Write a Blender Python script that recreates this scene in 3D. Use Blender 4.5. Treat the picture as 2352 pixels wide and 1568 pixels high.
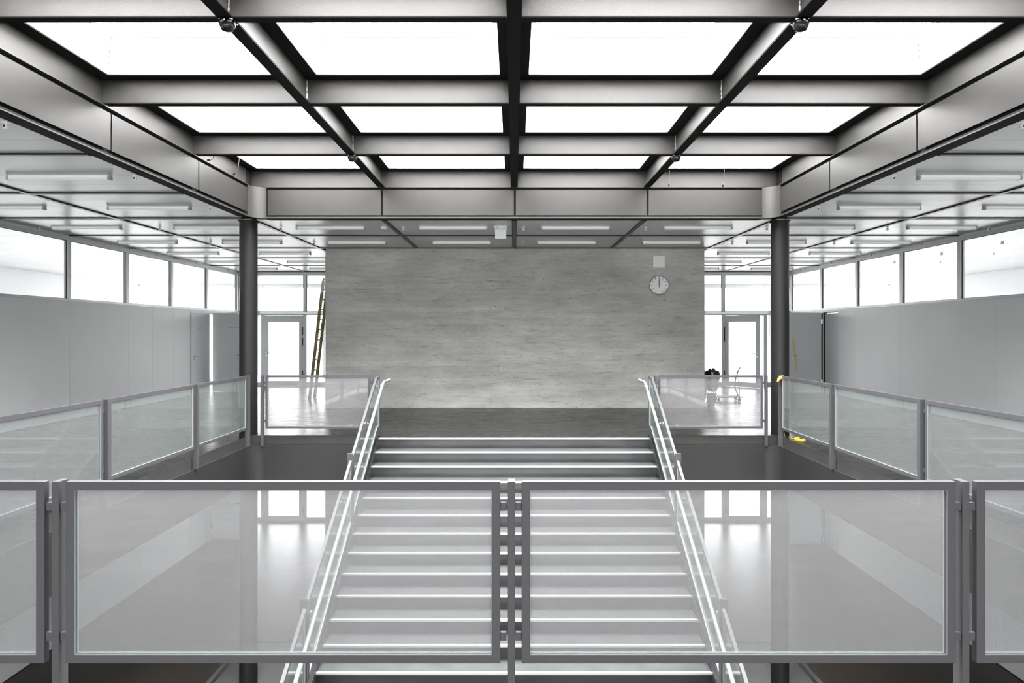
import bpy, bmesh, math, random
from mathutils import Vector, Matrix
random.seed(7)
C = bpy.context.scene.collection
for o in list(bpy.data.objects): bpy.data.objects.remove(o)

# ------------------------------------------------------------------ camera
EYE = 1.735; F = 1690.0
cam_d = bpy.data.cameras.new('camera'); cam = bpy.data.objects.new('camera', cam_d); C.objects.link(cam)
cam.location = (0, 0, EYE); cam.rotation_euler = (math.pi/2, 0, 0)
cam_d.sensor_width = 36; cam_d.lens = F/2352*36
cam_d.shift_x = -5/2352; cam_d.shift_y = -24/2352
cam_d.clip_start = 0.05; cam_d.clip_end = 300
bpy.context.scene.camera = cam
# ------------------------------------------------------------------ world, light, exposure
w = bpy.data.worlds.new('sky'); bpy.context.scene.world = w; w.use_nodes = True
bg = w.node_tree.nodes['Background']; bg.inputs[0].default_value = (0.965, 0.985, 1.0, 1); bg.inputs[1].default_value = 20.0
# overcast sky: luminance (1 + 2 sin h) / 3 of the zenith, pale ground below the horizon
_nt = w.node_tree; _g = _nt.nodes.new('ShaderNodeTexCoord'); _s = _nt.nodes.new('ShaderNodeSeparateXYZ'); _r = _nt.nodes.new('ShaderNodeValToRGB')
_nt.links.new(_g.outputs['Generated'], _s.inputs[0])
_m = _nt.nodes.new('ShaderNodeMath'); _m.operation = 'MULTIPLY_ADD'; _m.inputs[1].default_value = .5; _m.inputs[2].default_value = .5
_nt.links.new(_s.outputs[2], _m.inputs[0]); _nt.links.new(_m.outputs[0], _r.inputs[0])
_e = _r.color_ramp.elements; _e[0].position = .47; _e[0].color = (.085, .086, .085, 1); _e[1].position = 1.0; _e[1].color = (.99, .975, .99, 1)
_x = _r.color_ramp.elements.new(.52); _x.color = (.128, .127, .129, 1)
_nt.links.new(_r.outputs[0], bg.inputs[0])
vs = bpy.context.scene.view_settings
vs.view_transform = 'Standard'; vs.look = 'None'; vs.gamma = 1; vs.use_curve_mapping = False; vs.exposure = 1.5
cy = bpy.context.scene.cycles
cy.max_bounces = 10; cy.diffuse_bounces = 5; cy.glossy_bounces = 5; cy.transmission_bounces = 6; cy.transparent_max_bounces = 24
cy.use_denoising = True; cy.sample_clamp_indirect = 8; cy.caustics_reflective = False; cy.caustics_refractive = False
cy.blur_glossy = 0.6
def portal(loc, rot, sx, sy):
    l = bpy.data.lights.new('sky_portal', 'AREA'); l.shape = 'RECTANGLE'; l.size = sx; l.size_y = sy
    l.cycles.is_portal = True
    o = bpy.data.objects.new('sky_portal', l); C.objects.link(o); o.location = loc; o.rotation_euler = rot

# ------------------------------------------------------------------ materials
def mat(name, col, rough=.5, metal=0.0, spec=.5, noise=None, bump=None, coat=0):
    m = bpy.data.materials.new(name); m.use_nodes = True
    nt = m.node_tree; b = nt.nodes['Principled BSDF']
    b.inputs['Base Color'].default_value = (*col, 1); b.inputs['Roughness'].default_value = rough
    b.inputs['Metallic'].default_value = metal; b.inputs['Specular IOR Level'].default_value = spec
    b.inputs['Coat Weight'].default_value = coat
    tc = nt.nodes.new('ShaderNodeTexCoord')
    geo = nt.nodes.new('ShaderNodeNewGeometry')
    if noise:
        sc, amt, st = noise
        mp = nt.nodes.new('ShaderNodeMapping'); mp.inputs['Scale'].default_value = st
        n = nt.nodes.new('ShaderNodeTexNoise'); n.inputs['Scale'].default_value = sc; n.inputs['Detail'].default_value = 6
        nt.links.new(geo.outputs['Position'], mp.inputs[0]); nt.links.new(mp.outputs[0], n.inputs['Vector'])
        r = nt.nodes.new('ShaderNodeMapRange'); r.inputs[1].default_value = .3; r.inputs[2].default_value = .7
        r.inputs[3].default_value = 1-amt; r.inputs[4].default_value = 1+amt
        nt.links.new(n.outputs['Fac'], r.inputs[0])
        mx = nt.nodes.new('ShaderNodeVectorMath'); mx.operation = 'SCALE'; mx.inputs[0].default_value = col
        nt.links.new(r.outputs[0], mx.inputs['Scale']); nt.links.new(mx.outputs[0], b.inputs['Base Color'])
    if bump:
        sc, d, st = bump
        mp = nt.nodes.new('ShaderNodeMapping'); mp.inputs['Scale'].default_value = st
        n = nt.nodes.new('ShaderNodeTexNoise'); n.inputs['Scale'].default_value = sc; n.inputs['Detail'].default_value = 3
        nt.links.new(geo.outputs['Position'], mp.inputs[0]); nt.links.new(mp.outputs[0], n.inputs['Vector'])
        bp = nt.nodes.new('ShaderNodeBump'); bp.inputs['Strength'].default_value = 1; bp.inputs['Distance'].default_value = d
        nt.links.new(n.outputs['Fac'], bp.inputs['Height']); nt.links.new(bp.outputs[0], b.inputs['Normal'])
    return m
one = (1, 1, 1)
M = {}
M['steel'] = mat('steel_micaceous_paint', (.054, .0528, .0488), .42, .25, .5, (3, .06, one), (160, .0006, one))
M['steel_shaded'] = mat('steel_paint_shaded', (.014, .0135, .013), .8, 0, .1)  # shade under the flanges put into the steel colour; also ceiling backing, roof
M['infill'] = mat('infill_sheet', (.031, .0305, .028), .4, .3, .5, (1.5, .08, one), (120, .0005, one))
M['column'] = mat('column_paint', (.013, .013, .0127), .4, .0, .28, None, (200, .0008, one))
M['rail'] = mat('rail_paint', (.052, .0518, .055), .5, .0, .35, (60, .05, one), (300, .0004, one))
M['bead'] = mat('bead_aluminium', (.28, .30, .30), .35, .2)
M['weld'] = mat('weld_seam', (.55, .54, .52), .45, .3, .5, (90, .3, one), (120, .006, one))
M['shaft'] = mat('shaft_white', (.9, .9, .89), .7)
M['ceil'] = mat('ceiling_panel_paint', (.66, .67, .68), .3, 0, .3, (.8, .05, one), (1.2, .0025, (.3, 3, 1)))
M['ceil_strip'] = mat('ceiling_strip_paint', (.013, .0125, .011), .35, 0, .3)
M['wall'] = mat('wall_panel_paint', (.72, .74, .745), .45, 0, .4, (.6, .03, one))
M['white'] = mat('white_enamel', (.92, .93, .94), .35)
M['frame'] = mat('window_frame_aluminium', (.50, .52, .53), .4, .2)
M['gasket'] = mat('gasket_black', (.012, .012, .012), .6)
M['black'] = mat('black_gloss', (.008, .008, .008), .15)
M['slab'] = mat('slab_edge_paint', (.035, .0345, .033), .5, .0, .4, (2, .15, one))
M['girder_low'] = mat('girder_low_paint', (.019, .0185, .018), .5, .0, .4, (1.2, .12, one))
M['floor_low'] = mat('lower_floor_screed', (.018, .0115, .005), .33, 0, .3, (.7, .35, one))
M['floor_band'] = mat('lower_floor_grey', (.07, .075, .072), .25, 0, .5, (1.5, .1, one))
M['chrome'] = mat('stainless', (.72, .72, .70), .22, 1)
M['nosing'] = mat('nosing_metal', (.34, .34, .33), .4, .1)
M['riser'] = mat('riser_steel', (.025, .026, .0275), .2, .2, .5, (1.2, .35, (1, 1, 3)), (2.5, .004, one))
M['tread'] = mat('tread_inlay', (.05, .055, .053), .35, 0, .5, (5, .15, one))
M['handrail'] = mat('handrail_steel', (.22, .217, .213), .35, .3)
M['wood'] = mat('ladder_fibreglass', (.27, .20, .06), .45, 0, .5, (8, .3, one))
M['orange'] = mat('orange_fabric', (.75, .33, .08), .8)
M['yellow'] = mat('yellow_tape', (.75, .62, .08), .5)
M['cable'] = mat('cable_brown', (.09, .06, .05), .5)
M['red'] = mat('dark_red', (.2, .02, .02), .4)
M['batten'] = mat('brown_wood', (.30, .15, .06), .6, 0, .3, (30, .3, one))
M['grey_plastic'] = mat('grey_plastic', (.2, .22, .22), .5)
M['grey_print'] = mat('grey_print', (.5, .51, .51), .6)

def concrete():
    m = mat('board_marked_concrete', (.3, .3, .28), .75, 0, .3)
    nt = m.node_tree; b = nt.nodes['Principled BSDF']; N = nt.nodes.new; L = nt.links.new
    geo = N('ShaderNodeNewGeometry')
    at = N('ShaderNodeAttribute'); at.attribute_name = 'tone'
    def noise(scale, st, det=8, rough=.6):
        mp = N('ShaderNodeMapping'); mp.inputs['Scale'].default_value = st
        n = N('ShaderNodeTexNoise'); n.inputs['Scale'].default_value = scale; n.inputs['Detail'].default_value = det; n.inputs['Roughness'].default_value = rough
        L(geo.outputs['Position'], mp.inputs[0]); L(mp.outputs[0], n.inputs['Vector']); return n
    def rng(src, a, b_, c, d):
        r = N('ShaderNodeMapRange'); r.inputs[1].default_value = a; r.inputs[2].default_value = b_; r.inputs[3].default_value = c; r.inputs[4].default_value = d
        L(src, r.inputs[0]); return r.outputs[0]
    def mul(a, c):
        x = N('ShaderNodeMath'); x.operation = 'MULTIPLY'; L(a, x.inputs[0]); L(c, x.inputs[1]); return x.outputs[0]
    n1 = noise(1.3, (1, 1, 4), 8, .65); n2 = noise(.55, (1, 1, 1.5), 4, .6); n3 = noise(14, (1, 1, 2.5), 4); n4 = noise(2.6, (1, 1, 8), 9, .8)
    v = rng(n1.outputs['Fac'], .3, .7, .82, 1.14)
    v = mul(v, rng(n2.outputs['Fac'], .3, .7, .82, 1.13))
    v = mul(v, rng(n4.outputs['Fac'], .31, .45, .52, 1.0))
    v = mul(v, rng(n3.outputs['Fac'], .3, .5, .9, 1.02))
    v = mul(v, at.outputs['Fac'])
    # pinholes and blow holes
    vo = N('ShaderNodeTexVoronoi'); vo.inputs['Scale'].default_value = 6.5
    mp = N('ShaderNodeMapping'); mp.inputs['Scale'].default_value = (1, 1, 1.6)
    L(geo.outputs['Position'], mp.inputs[0]); L(mp.outputs[0], vo.inputs['Vector'])
    gt = noise(.9, (1, 1, 1), 2); gm = N('ShaderNodeMath'); gm.operation = 'MULTIPLY'; L(rng(gt.outputs['Fac'], .46, .56, 1, 0), gm.inputs[0]); L(rng(vo.outputs['Distance'], .04, .12, .62, 0), gm.inputs[1])
    sb = N('ShaderNodeMath'); sb.operation = 'SUBTRACT'; sb.inputs[0].default_value = 1; L(gm.outputs[0], sb.inputs[1]); v = mul(v, sb.outputs[0])
    sc = N('ShaderNodeVectorMath'); sc.operation = 'SCALE'; sc.inputs[0].default_value = (.54, .543, .51)
    L(v, sc.inputs['Scale']); L(sc.outputs[0], b.inputs['Base Color'])
    bp = N('ShaderNodeBump'); bp.inputs['Distance'].default_value = .004; L(v, bp.inputs['Height']); L(bp.outputs[0], b.inputs['Normal'])
    return m
M['concrete'] = concrete()

def floor_mat():
    m = mat('dark_linoleum', (.05, .05, .05), .3, 0, .1)
    nt = m.node_tree; b = nt.nodes['Principled BSDF']; N = nt.nodes.new; L = nt.links.new
    geo = N('ShaderNodeNewGeometry')
    mp = N('ShaderNodeMapping'); mp.inputs['Scale'].default_value = (.9, 2.2, 1)
    n = N('ShaderNodeTexNoise'); n.inputs['Scale'].default_value = 2.2; n.inputs['Detail'].default_value = 8; n.inputs['Roughness'].default_value = .7
    L(geo.outputs['Position'], mp.inputs[0]); L(mp.outputs[0], n.inputs['Vector'])
    r = N('ShaderNodeMapRange'); r.inputs[1].default_value = .35; r.inputs[2].default_value = .68; r.inputs[3].default_value = .22; r.inputs[4].default_value = .34
    L(n.outputs['Fac'], r.inputs[0]); L(r.outputs[0], b.inputs['Roughness'])
    cr = N('ShaderNodeValToRGB'); e = cr.color_ramp.elements
    e[0].position = .3; e[0].color = (.009, .009, .0088, 1); e[1].position = .62; e[1].color = (.014, .0138, .0138, 1)
    x = cr.color_ramp.elements.new(.70); x.color = (.05, .05, .052, 1)
    L(n.outputs['Fac'], cr.inputs[0]); L(cr.outputs[0], b.inputs['Base Color'])
    return m
M['floor'] = floor_mat()

def glass(name, tint, refl=1.0, fac=0.0, printed=False, pcol=(.8, .82, .82), pitch=.0042):
    m = bpy.data.materials.new(name); m.use_nodes = True; nt = m.node_tree; nt.nodes.clear(); N = nt.nodes.new; L = nt.links.new
    out = N('ShaderNodeOutputMaterial'); tr = N('ShaderNodeBsdfTransparent'); tr.inputs[0].default_value = (*tint, 1)
    gl = N('ShaderNodeBsdfAnisotropic'); gl.inputs['Roughness'].default_value = .02; gl.inputs[0].default_value = (.95, .97, .97, 1)
    lw = N('ShaderNodeLayerWeight'); lw.inputs[0].default_value = .5   # Schlick reflectance, the same from both faces of the pane
    pw = N('ShaderNodeMath'); pw.operation = 'POWER'; pw.inputs[1].default_value = 5; L(lw.outputs['Facing'], pw.inputs[0])
    fr = N('ShaderNodeMath'); fr.operation = 'MULTIPLY_ADD'; fr.inputs[1].default_value = .96; fr.inputs[2].default_value = .04; L(pw.outputs[0], fr.inputs[0])
    base = tr.outputs[0]
    if printed:
        # the slanting path through the pane is longer: deeper green
        cm = N('ShaderNodeMix'); cm.data_type = 'RGBA'; cm.inputs['A'].default_value = (*tint, 1); cm.inputs['B'].default_value = (.70, .83, .775, 1)
        p2 = N('ShaderNodeMath'); p2.operation = 'POWER'; p2.inputs[1].default_value = 1.6; L(lw.outputs['Facing'], p2.inputs[0]); L(p2.outputs[0], cm.inputs['Factor'])
        L(cm.outputs['Result'], tr.inputs[0])
        pm = N('ShaderNodeMix'); pm.data_type = 'RGBA'; pm.inputs['A'].default_value = (*pcol, 1); pm.inputs['B'].default_value = (pcol[0]*.72, pcol[1]*.9, pcol[2]*.82, 1)
        L(p2.outputs[0], pm.inputs['Factor'])
        df = N('ShaderNodeBsdfDiffuse'); L(pm.outputs['Result'], df.inputs[0])
        tl = N('ShaderNodeBsdfTranslucent'); L(pm.outputs['Result'], tl.inputs[0])
        mw = N('ShaderNodeMixShader'); mw.inputs[0].default_value = .3; L(df.outputs[0], mw.inputs[1]); L(tl.outputs[0], mw.inputs[2])
        # screen print: fine grid of dots
        geo = N('ShaderNodeNewGeometry'); sp = N('ShaderNodeSeparateXYZ'); L(geo.outputs['Position'], sp.inputs[0])
        ad = N('ShaderNodeMath'); ad.operation = 'ADD'; L(sp.outputs[0], ad.inputs[0]); L(sp.outputs[1], ad.inputs[1])
        def wave(src):
            a = N('ShaderNodeMath'); a.operation = 'MULTIPLY'; a.inputs[1].default_value = 2*math.pi/pitch; L(src, a.inputs[0])
            s = N('ShaderNodeMath'); s.operation = 'SINE'; L(a.outputs[0], s.inputs[0]); return s.outputs[0]
        p = N('ShaderNodeMath'); p.operation = 'ADD'; L(wave(ad.outputs[0]), p.inputs[0]); L(wave(sp.outputs[2]), p.inputs[1])
        r = N('ShaderNodeMapRange'); r.inputs[1].default_value = -2; r.inputs[2].default_value = 2
        r.inputs[3].default_value = fac-.06; r.inputs[4].default_value = fac+.06; L(p.outputs[0], r.inputs[0])
        mp = N('ShaderNodeMixShader'); L(r.outputs[0], mp.inputs[0]); L(base, mp.inputs[1]); L(mw.outputs[0], mp.inputs[2]); base = mp.outputs[0]
    mm = N('ShaderNodeMath'); mm.operation = 'MULTIPLY'; mm.inputs[1].default_value = refl; L(fr.outputs[0], mm.inputs[0])
    mx = N('ShaderNodeMixShader'); L(mm.outputs[0], mx.inputs[0]); L(base, mx.inputs[1]); L(gl.outputs[0], mx.inputs[2])
    L(mx.outputs[0], out.inputs[0]); return m
M['glass'] = glass('clear_glass', (.98, .98, .98))
M['guard_glass'] = glass('printed_guard_glass', (.935, .95, .945), 1.0, .32, True, (.30, .293, .298))
def emis(name, col, s):
    m = bpy.data.materials.new(name); m.use_nodes = True; nt = m.node_tree; nt.nodes.clear()
    e = nt.nodes.new('ShaderNodeEmission'); e.inputs[0].default_value = (*col, 1); e.inputs[1].default_value = s
    o = nt.nodes.new('ShaderNodeOutputMaterial'); nt.links.new(e.outputs[0], o.inputs[0]); return m
M['lamp'] = mat('opal_lamp', (.8, .82, .82), .4)
M['lamp'].node_tree.nodes['Principled BSDF'].inputs['Emission Color'].default_value = (1, 1, .98, 1)
M['lamp'].node_tree.nodes['Principled BSDF'].inputs['Emission Strength'].default_value = .06
M['tube_on'] = emis('lit_tube', (1, .96, .78), 1.6)

# ------------------------------------------------------------------ mesh helpers
class MB:
    def __init__(s): s.v = []; s.f = []
    def add(s, vs, fs):
        k = len(s.v); s.v += [tuple(p) for p in vs]; s.f += [tuple(k+i for i in f) for f in fs]; return s
    def box(s, x0, x1, y0, y1, z0, z1):
        if x0 > x1: x0, x1 = x1, x0
        if y0 > y1: y0, y1 = y1, y0
        if z0 > z1: z0, z1 = z1, z0
        return s.add([(x0,y0,z0),(x1,y0,z0),(x1,y1,z0),(x0,y1,z0),(x0,y0,z1),(x1,y0,z1),(x1,y1,z1),(x0,y1,z1)],
                     [(0,3,2,1),(4,5,6,7),(0,1,5,4),(1,2,6,5),(2,3,7,6),(3,0,4,7)])
    def prism(s, pts, axis, a, b):   # pts 2-D polygon, extruded along axis between a and b
        n = len(pts)
        def P(p, t): return (t, p[0], p[1]) if axis == 'x' else ((p[0], t, p[1]) if axis == 'y' else (p[0], p[1], t))
        vs = [P(p, a) for p in pts]+[P(p, b) for p in pts]
        return s.add(vs, [tuple(range(n))[::-1], tuple(range(n, 2*n))]+[(i, (i+1) % n, n+(i+1) % n, n+i) for i in range(n)])
    def ring(s, outer, inner, axis, a, b):
        n = len(outer)
        def P(p, t): return (t, p[0], p[1]) if axis == 'x' else ((p[0], t, p[1]) if axis == 'y' else (p[0], p[1], t))
        vs = [P(p, a) for p in outer]+[P(p, a) for p in inner]+[P(p, b) for p in outer]+[P(p, b) for p in inner]
        fs = []
        for i in range(n):
            j = (i+1) % n
            fs += [(i, j, n+j, n+i), (2*n+i, 3*n+i, 3*n+j, 2*n+j), (i, 2*n+i, 2*n+j, j), (n+i, n+j, 3*n+j, 3*n+i)]
        return s.add(vs, fs)
    def tube(s, pts, r, n=10, cap=True):
        pts = [Vector(p) for p in pts]; rings = []
        up = Vector((0, 0, 1))
        for i, p in enumerate(pts):
            d = (pts[min(i+1, len(pts)-1)]-pts[max(i-1, 0)]).normalized()
            a = d.cross(up); a = a.normalized() if a.length > 1e-3 else Vector((1, 0, 0))
            b = d.cross(a).normalized(); rr = r[i] if isinstance(r, (list, tuple)) else r
            rings.append([p+a*rr*math.cos(2*math.pi*k/n)+b*rr*math.sin(2*math.pi*k/n) for k in range(n)])
        vs = [q for R in rings for q in R]; fs = []
        for i in range(len(pts)-1):
            for k in range(n):
                k2 = (k+1) % n; fs.append((i*n+k, i*n+k2, (i+1)*n+k2, (i+1)*n+k))
        if cap: fs += [tuple(range(n))[::-1], tuple((len(pts)-1)*n+k for k in range(n))]
        return s.add(vs, fs)
    def lathe(s, prof, c, n=24, axis='z'):
        vs = []; fs = []
        for (r, h) in prof:
            for k in range(n):
                a = 2*math.pi*k/n
                if axis == 'z': vs.append((c[0]+r*math.cos(a), c[1]+r*math.sin(a), c[2]+h))
                else: vs.append((c[0]+r*math.cos(a), c[1]+h, c[2]+r*math.sin(a)))
        m = len(prof)
        for i in range(m-1):
            for k in range(n):
                k2 = (k+1) % n; fs.append((i*n+k, i*n+k2, (i+1)*n+k2, (i+1)*n+k))
        fs += [tuple(range(n))[::-1], tuple((m-1)*n+k for k in range(n))]
        return s.add(vs, fs)
    def mesh(s, name, off=(0, 0, 0), smooth=False):
        me = bpy.data.meshes.new(name)
        me.from_pydata([(v[0]-off[0], v[1]-off[1], v[2]-off[2]) for v in s.v], [], s.f)
        bm = bmesh.new(); bm.from_mesh(me); bmesh.ops.recalc_face_normals(bm, faces=bm.faces); bm.to_mesh(me); bm.free()
        if smooth:
            for p in me.polygons: p.use_smooth = True
            try: me.set_sharp_from_angle(angle=math.radians(40))
            except Exception: pass
        return me
    def base(s):
        xs, ys, zs = zip(*s.v); return ((min(xs)+max(xs))/2, (min(ys)+max(ys))/2, min(zs))
WL = {}   # world location of each object
def tag(o, label=None, cat=None, group=None, kind=None):
    if label: o['label'] = label
    if cat: o['category'] = cat
    if group: o['group'] = group
    if kind: o['kind'] = kind
    return o
def build(mb, name, m, parent=None, label=None, cat=None, group=None, kind=None, smooth=False, bevel=0):
    b = mb.base(); me = mb.mesh(name, b, smooth); me.materials.append(M[m] if isinstance(m, str) else m)
    return place(me, name, b, parent, label, cat, group, kind, bevel)
def place(me, name, loc, parent=None, label=None, cat=None, group=None, kind=None, bevel=0, rot=None):
    o = bpy.data.objects.new(name, me); C.objects.link(o); WL[o.name] = Vector(loc)
    if parent:
        o.parent = parent; o.location = Vector(loc)-WL[parent.name]
    else: o.location = loc
    if rot: o.rotation_euler = rot
    if bevel:
        md = o.modifiers.new('bevel', 'BEVEL'); md.width = bevel; md.segments = 2; md.limit_method = 'ANGLE'
    return tag(o, label, cat, group, kind)
def empty(name, loc, label=None, cat=None, group=None, kind=None):
    return place(None, name, loc, None, label, cat, group, kind)
def struct(mb, name, m, **k): return build(mb, name, m, kind='structure', **k)
def rect(x0, x1, z0, z1): return [(x0, z0), (x1, z0), (x1, z1), (x0, z1)]
def inset(poly, d):
    n = len(poly); res = []
    A = sum(poly[i][0]*poly[(i+1) % n][1]-poly[(i+1) % n][0]*poly[i][1] for i in range(n)); sg = 1 if A > 0 else -1
    for i in range(n):
        p0, p1, p2 = Vector(poly[i-1]), Vector(poly[i]), Vector(poly[(i+1) % n])
        d1 = (p1-p0).normalized(); d2 = (p2-p1).normalized()
        n1 = Vector((-d1.y, d1.x))*sg; n2 = Vector((-d2.y, d2.x))*sg
        k = (n1+n2); k = k/k.length_squared*2 if k.length > 1e-4 else n1
        res.append(tuple(p1+k*d))
    return res
ORD = ['first', 'second', 'third', 'fourth', 'fifth', 'sixth', 'seventh', 'eighth', 'ninth', 'tenth']
side_name = lambda s: 'left' if s < 0 else 'right'

XW = 8.7; YF = 3.53; YB = 12.22; XV = 4.39          # walls, void edges
ZL = -4.25                                         # lower floor
CH = 3.61                                          # ceiling height
YBACK = 23.2; YEND = 29.5; YFRONT = -7.0; XR = 15.0
ROWS = [12.4, 14.4, 16.6, 18.8, 21.0, 23.2]
# ------------------------------------------------------------------ floors
f = MB()
f.box(-XR, XR, YFRONT, YF-.041, -.15, 0); f.box(-XR, -XV-.021, YF-.041, YB+.021, -.15, 0); f.box(XV+.021, XR, YF-.041, YB+.021, -.15, 0)
f.box(-XR, XR, YB+.021, YEND, -.15, 0); f.box(-2.27, 2.27, 11.93, YB+.021, -.15, 0)
struct(f, 'floor', 'floor')
f = MB(); f.box(-XR, XR, YFRONT, YEND, ZL-.2, ZL); lowfloor = struct(f, 'floor', 'floor_low')
# ------------------------------------------------------------------ ceilings
def ceiling(z, top, holes, detailed):
    """backing slab with the ceiling panels hung under it as parts"""
    mb = MB()
    for (x0, x1, y0, y1) in holes: mb.box(x0, x1, y0, y1, z+.03, top)
    root = struct(mb, 'ceiling', 'steel_shaded')
    g = .003
    pm = {}
    def panel(x0, x1, y0, y1, name='ceiling_panel'):
        key = (round(x1-x0, 3), round(y1-y0, 3))
        if key not in pm:
            b = MB(); hx, hy = key[0]/2-g, key[1]/2-g; b.box(-hx, hx, -hy, hy, 0, .028)
            me = b.mesh(name); me.materials.append(M['ceil']); pm[key] = me
        o = place(pm[key], name, ((x0+x1)/2, (y0+y1)/2, z), root); return o
    for xi in range(-4, 4):
        for (y0, y1) in [(3.39, 5.59), (5.59, 7.79), (7.79, 9.99), (9.99, 12.19), (12.4, 14.4), (14.4, 16.6), (16.6, 18.8), (18.8, 21.0), (21.0, 23.2)]:
            x0, x1 = xi*2.2+.04, xi*2.2+2.16
            if xi == -4: x0 = -8.72
            if xi == 3: x1 = 8.72
            if y1 < 13 and -2 <= xi <= 1: continue
            if y0 > 16.5 and abs(xi+.5) < 2: continue
            if abs(xi+.5) in (2.5,) and y1 < 12.3: x0, x1 = (x0, -4.50) if xi < 0 else (4.50, x1)
            if detailed:
                n = 4; h = (y1-y0-.08)/n
                for k in range(n): panel(x0, x1, y0+.04+k*h, y0+.04+(k+1)*h)
            else: panel(x0, x1, y0+.04, y1-.04)
    # the parts of the ceiling no picture shows: behind the camera and in the side rooms
    rest = MB()
    for (x0, x1, y0, y1) in [(-8.72, 8.72, YFRONT, 3.3), (8.85, XR, YFRONT, YEND), (-XR, -8.85, YFRONT, YEND), (-8.8, 8.8, 23.3, YEND)]:
        rest.box(x0, x1, y0, y1, z, z+.028)
    build(rest, 'ceiling_sheet', 'ceil', root)
    return root
hl = [(-XR, XR, YFRONT, 3.18), (-XR, -4.57, 3.18, 12.34), (4.57, XR, 3.18, 12.34), (-XR, XR, 12.34, YEND)]
ceiling(CH, CH+.35, hl, True)
LC = -.73
ceiling(LC, -.16, hl, False)
# ceiling strips (steel grid just below the panels)
tn = [0]
def strips(z, fine=True):
    def strip(x0, x1, y0, y1):
        tn[0] += 1; b = MB(); b.box(x0, x1, y0, y1, z-.018, z+.03); struct(b, 'trim_%d' % tn[0], 'ceil_strip')
    for x in (-6.6, 6.6): strip(x-.035, x+.035, 3.4, 23.2)
    for x in (-4.4, 4.4): strip(x-.035, x+.035, 12.62, 23.2)
    for x in (-2.2, 0, 2.2): strip(x-.035, x+.035, 12.42, 16.58)
    for y in ROWS[1:] + [5.59, 7.79, 9.99, 12.2]:
        for s in (-1, 1):
            a = 4.5 if y < 12.3 else 4.435
            if y == ROWS[1]: continue
            if y > 16.5: a = 4.435
            strip(*sorted((s*a, s*6.565)), y-.03, y+.03); strip(*sorted((s*6.635, s*8.69)), y-.03, y+.03)
    y = ROWS[1]
    for k in range(-4, 4):
        strip(k*2.2+.035, k*2.2+2.165, y-.03, y+.03)
    for k in range(-2, 2):
        strip(k*2.2+.035, k*2.2+2.165, 16.53, 16.585)
strips(CH); 
# ------------------------------------------------------------------ roof grid over the void
ZF, ZT = 4.12, 4.395
CY = [5.645, 7.77, 9.99]
YG = 12.19
XE = 4.36
def weld(mb, x, y, z0, z1, r=.008):
    pts = []; n = 14
    for i in range(n+1): pts.append((x+random.uniform(-.0015, .0015), y+random.uniform(-.0015, .0015), z0+(z1-z0)*i/n))
    mb.tube(pts, [r*random.uniform(.75, 1.25) for _ in pts], 6)
PN = {-2.2: 'left', 0: 'middle', 2.2: 'right'}
for x in (-2.2, 0, 2.2):
    e = empty('roof_beam', (x, 7.9, ZF), '%s of the three long grey steel beams running towards the far girder' % {'left': 'leftmost', 'middle': 'middle', 'right': 'rightmost'}[PN[x]], 'beam', 'long beams of the roof grid')
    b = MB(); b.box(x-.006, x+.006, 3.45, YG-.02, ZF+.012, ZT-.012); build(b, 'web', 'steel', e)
    b = MB(); b.box(x-.0575, x+.0575, 3.45, YG-.02, ZF-.004, ZF+.012); build(b, 'bottom_flange', 'steel_shaded', e)
    b = MB(); b.box(x-.15, x+.15, 3.56, YG-.155, ZT-.012, ZT); build(b, 'top_flange', 'steel_shaded', e)
seg = [(-XE, -2.206), (-2.194, -.006), (.006, 2.194), (2.206, XE)]
segf = [(-4.31, -2.2585), (-2.1415, -.0585), (.0585, 2.1415), (2.2585, 4.31)]
segt = [(-4.205, -2.351), (-2.049, -.151), (.151, 2.049), (2.351, 4.205)]
for i, y in enumerate(CY):
    e = empty('cross_beam', (0, y, ZF), 'grey steel cross beam under the skylights, %s from the camera' % ['nearest', 'second', 'farthest'][i], 'beam', 'cross beams of the roof grid')
    for (a, c) in seg:
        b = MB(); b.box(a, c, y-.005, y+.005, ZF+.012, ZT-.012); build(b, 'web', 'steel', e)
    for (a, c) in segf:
        b = MB(); b.box(a, c, y-.05, y+.05, ZF, ZF+.012); build(b, 'bottom_flange', 'steel_shaded', e)
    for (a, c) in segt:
        b = MB(); b.box(a, c, y-.15, y+.13, ZT-.012, ZT); build(b, 'top_flange', 'steel_shaded', e)
    for (a, c) in seg:
        for xx in (a+.008, c-.008):
            if abs(xx) > 4.3: continue
            b = MB(); weld(b, xx, y-.012, ZF+.014, ZT-.014); build(b, 'weld_bead', 'weld', e)
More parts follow.
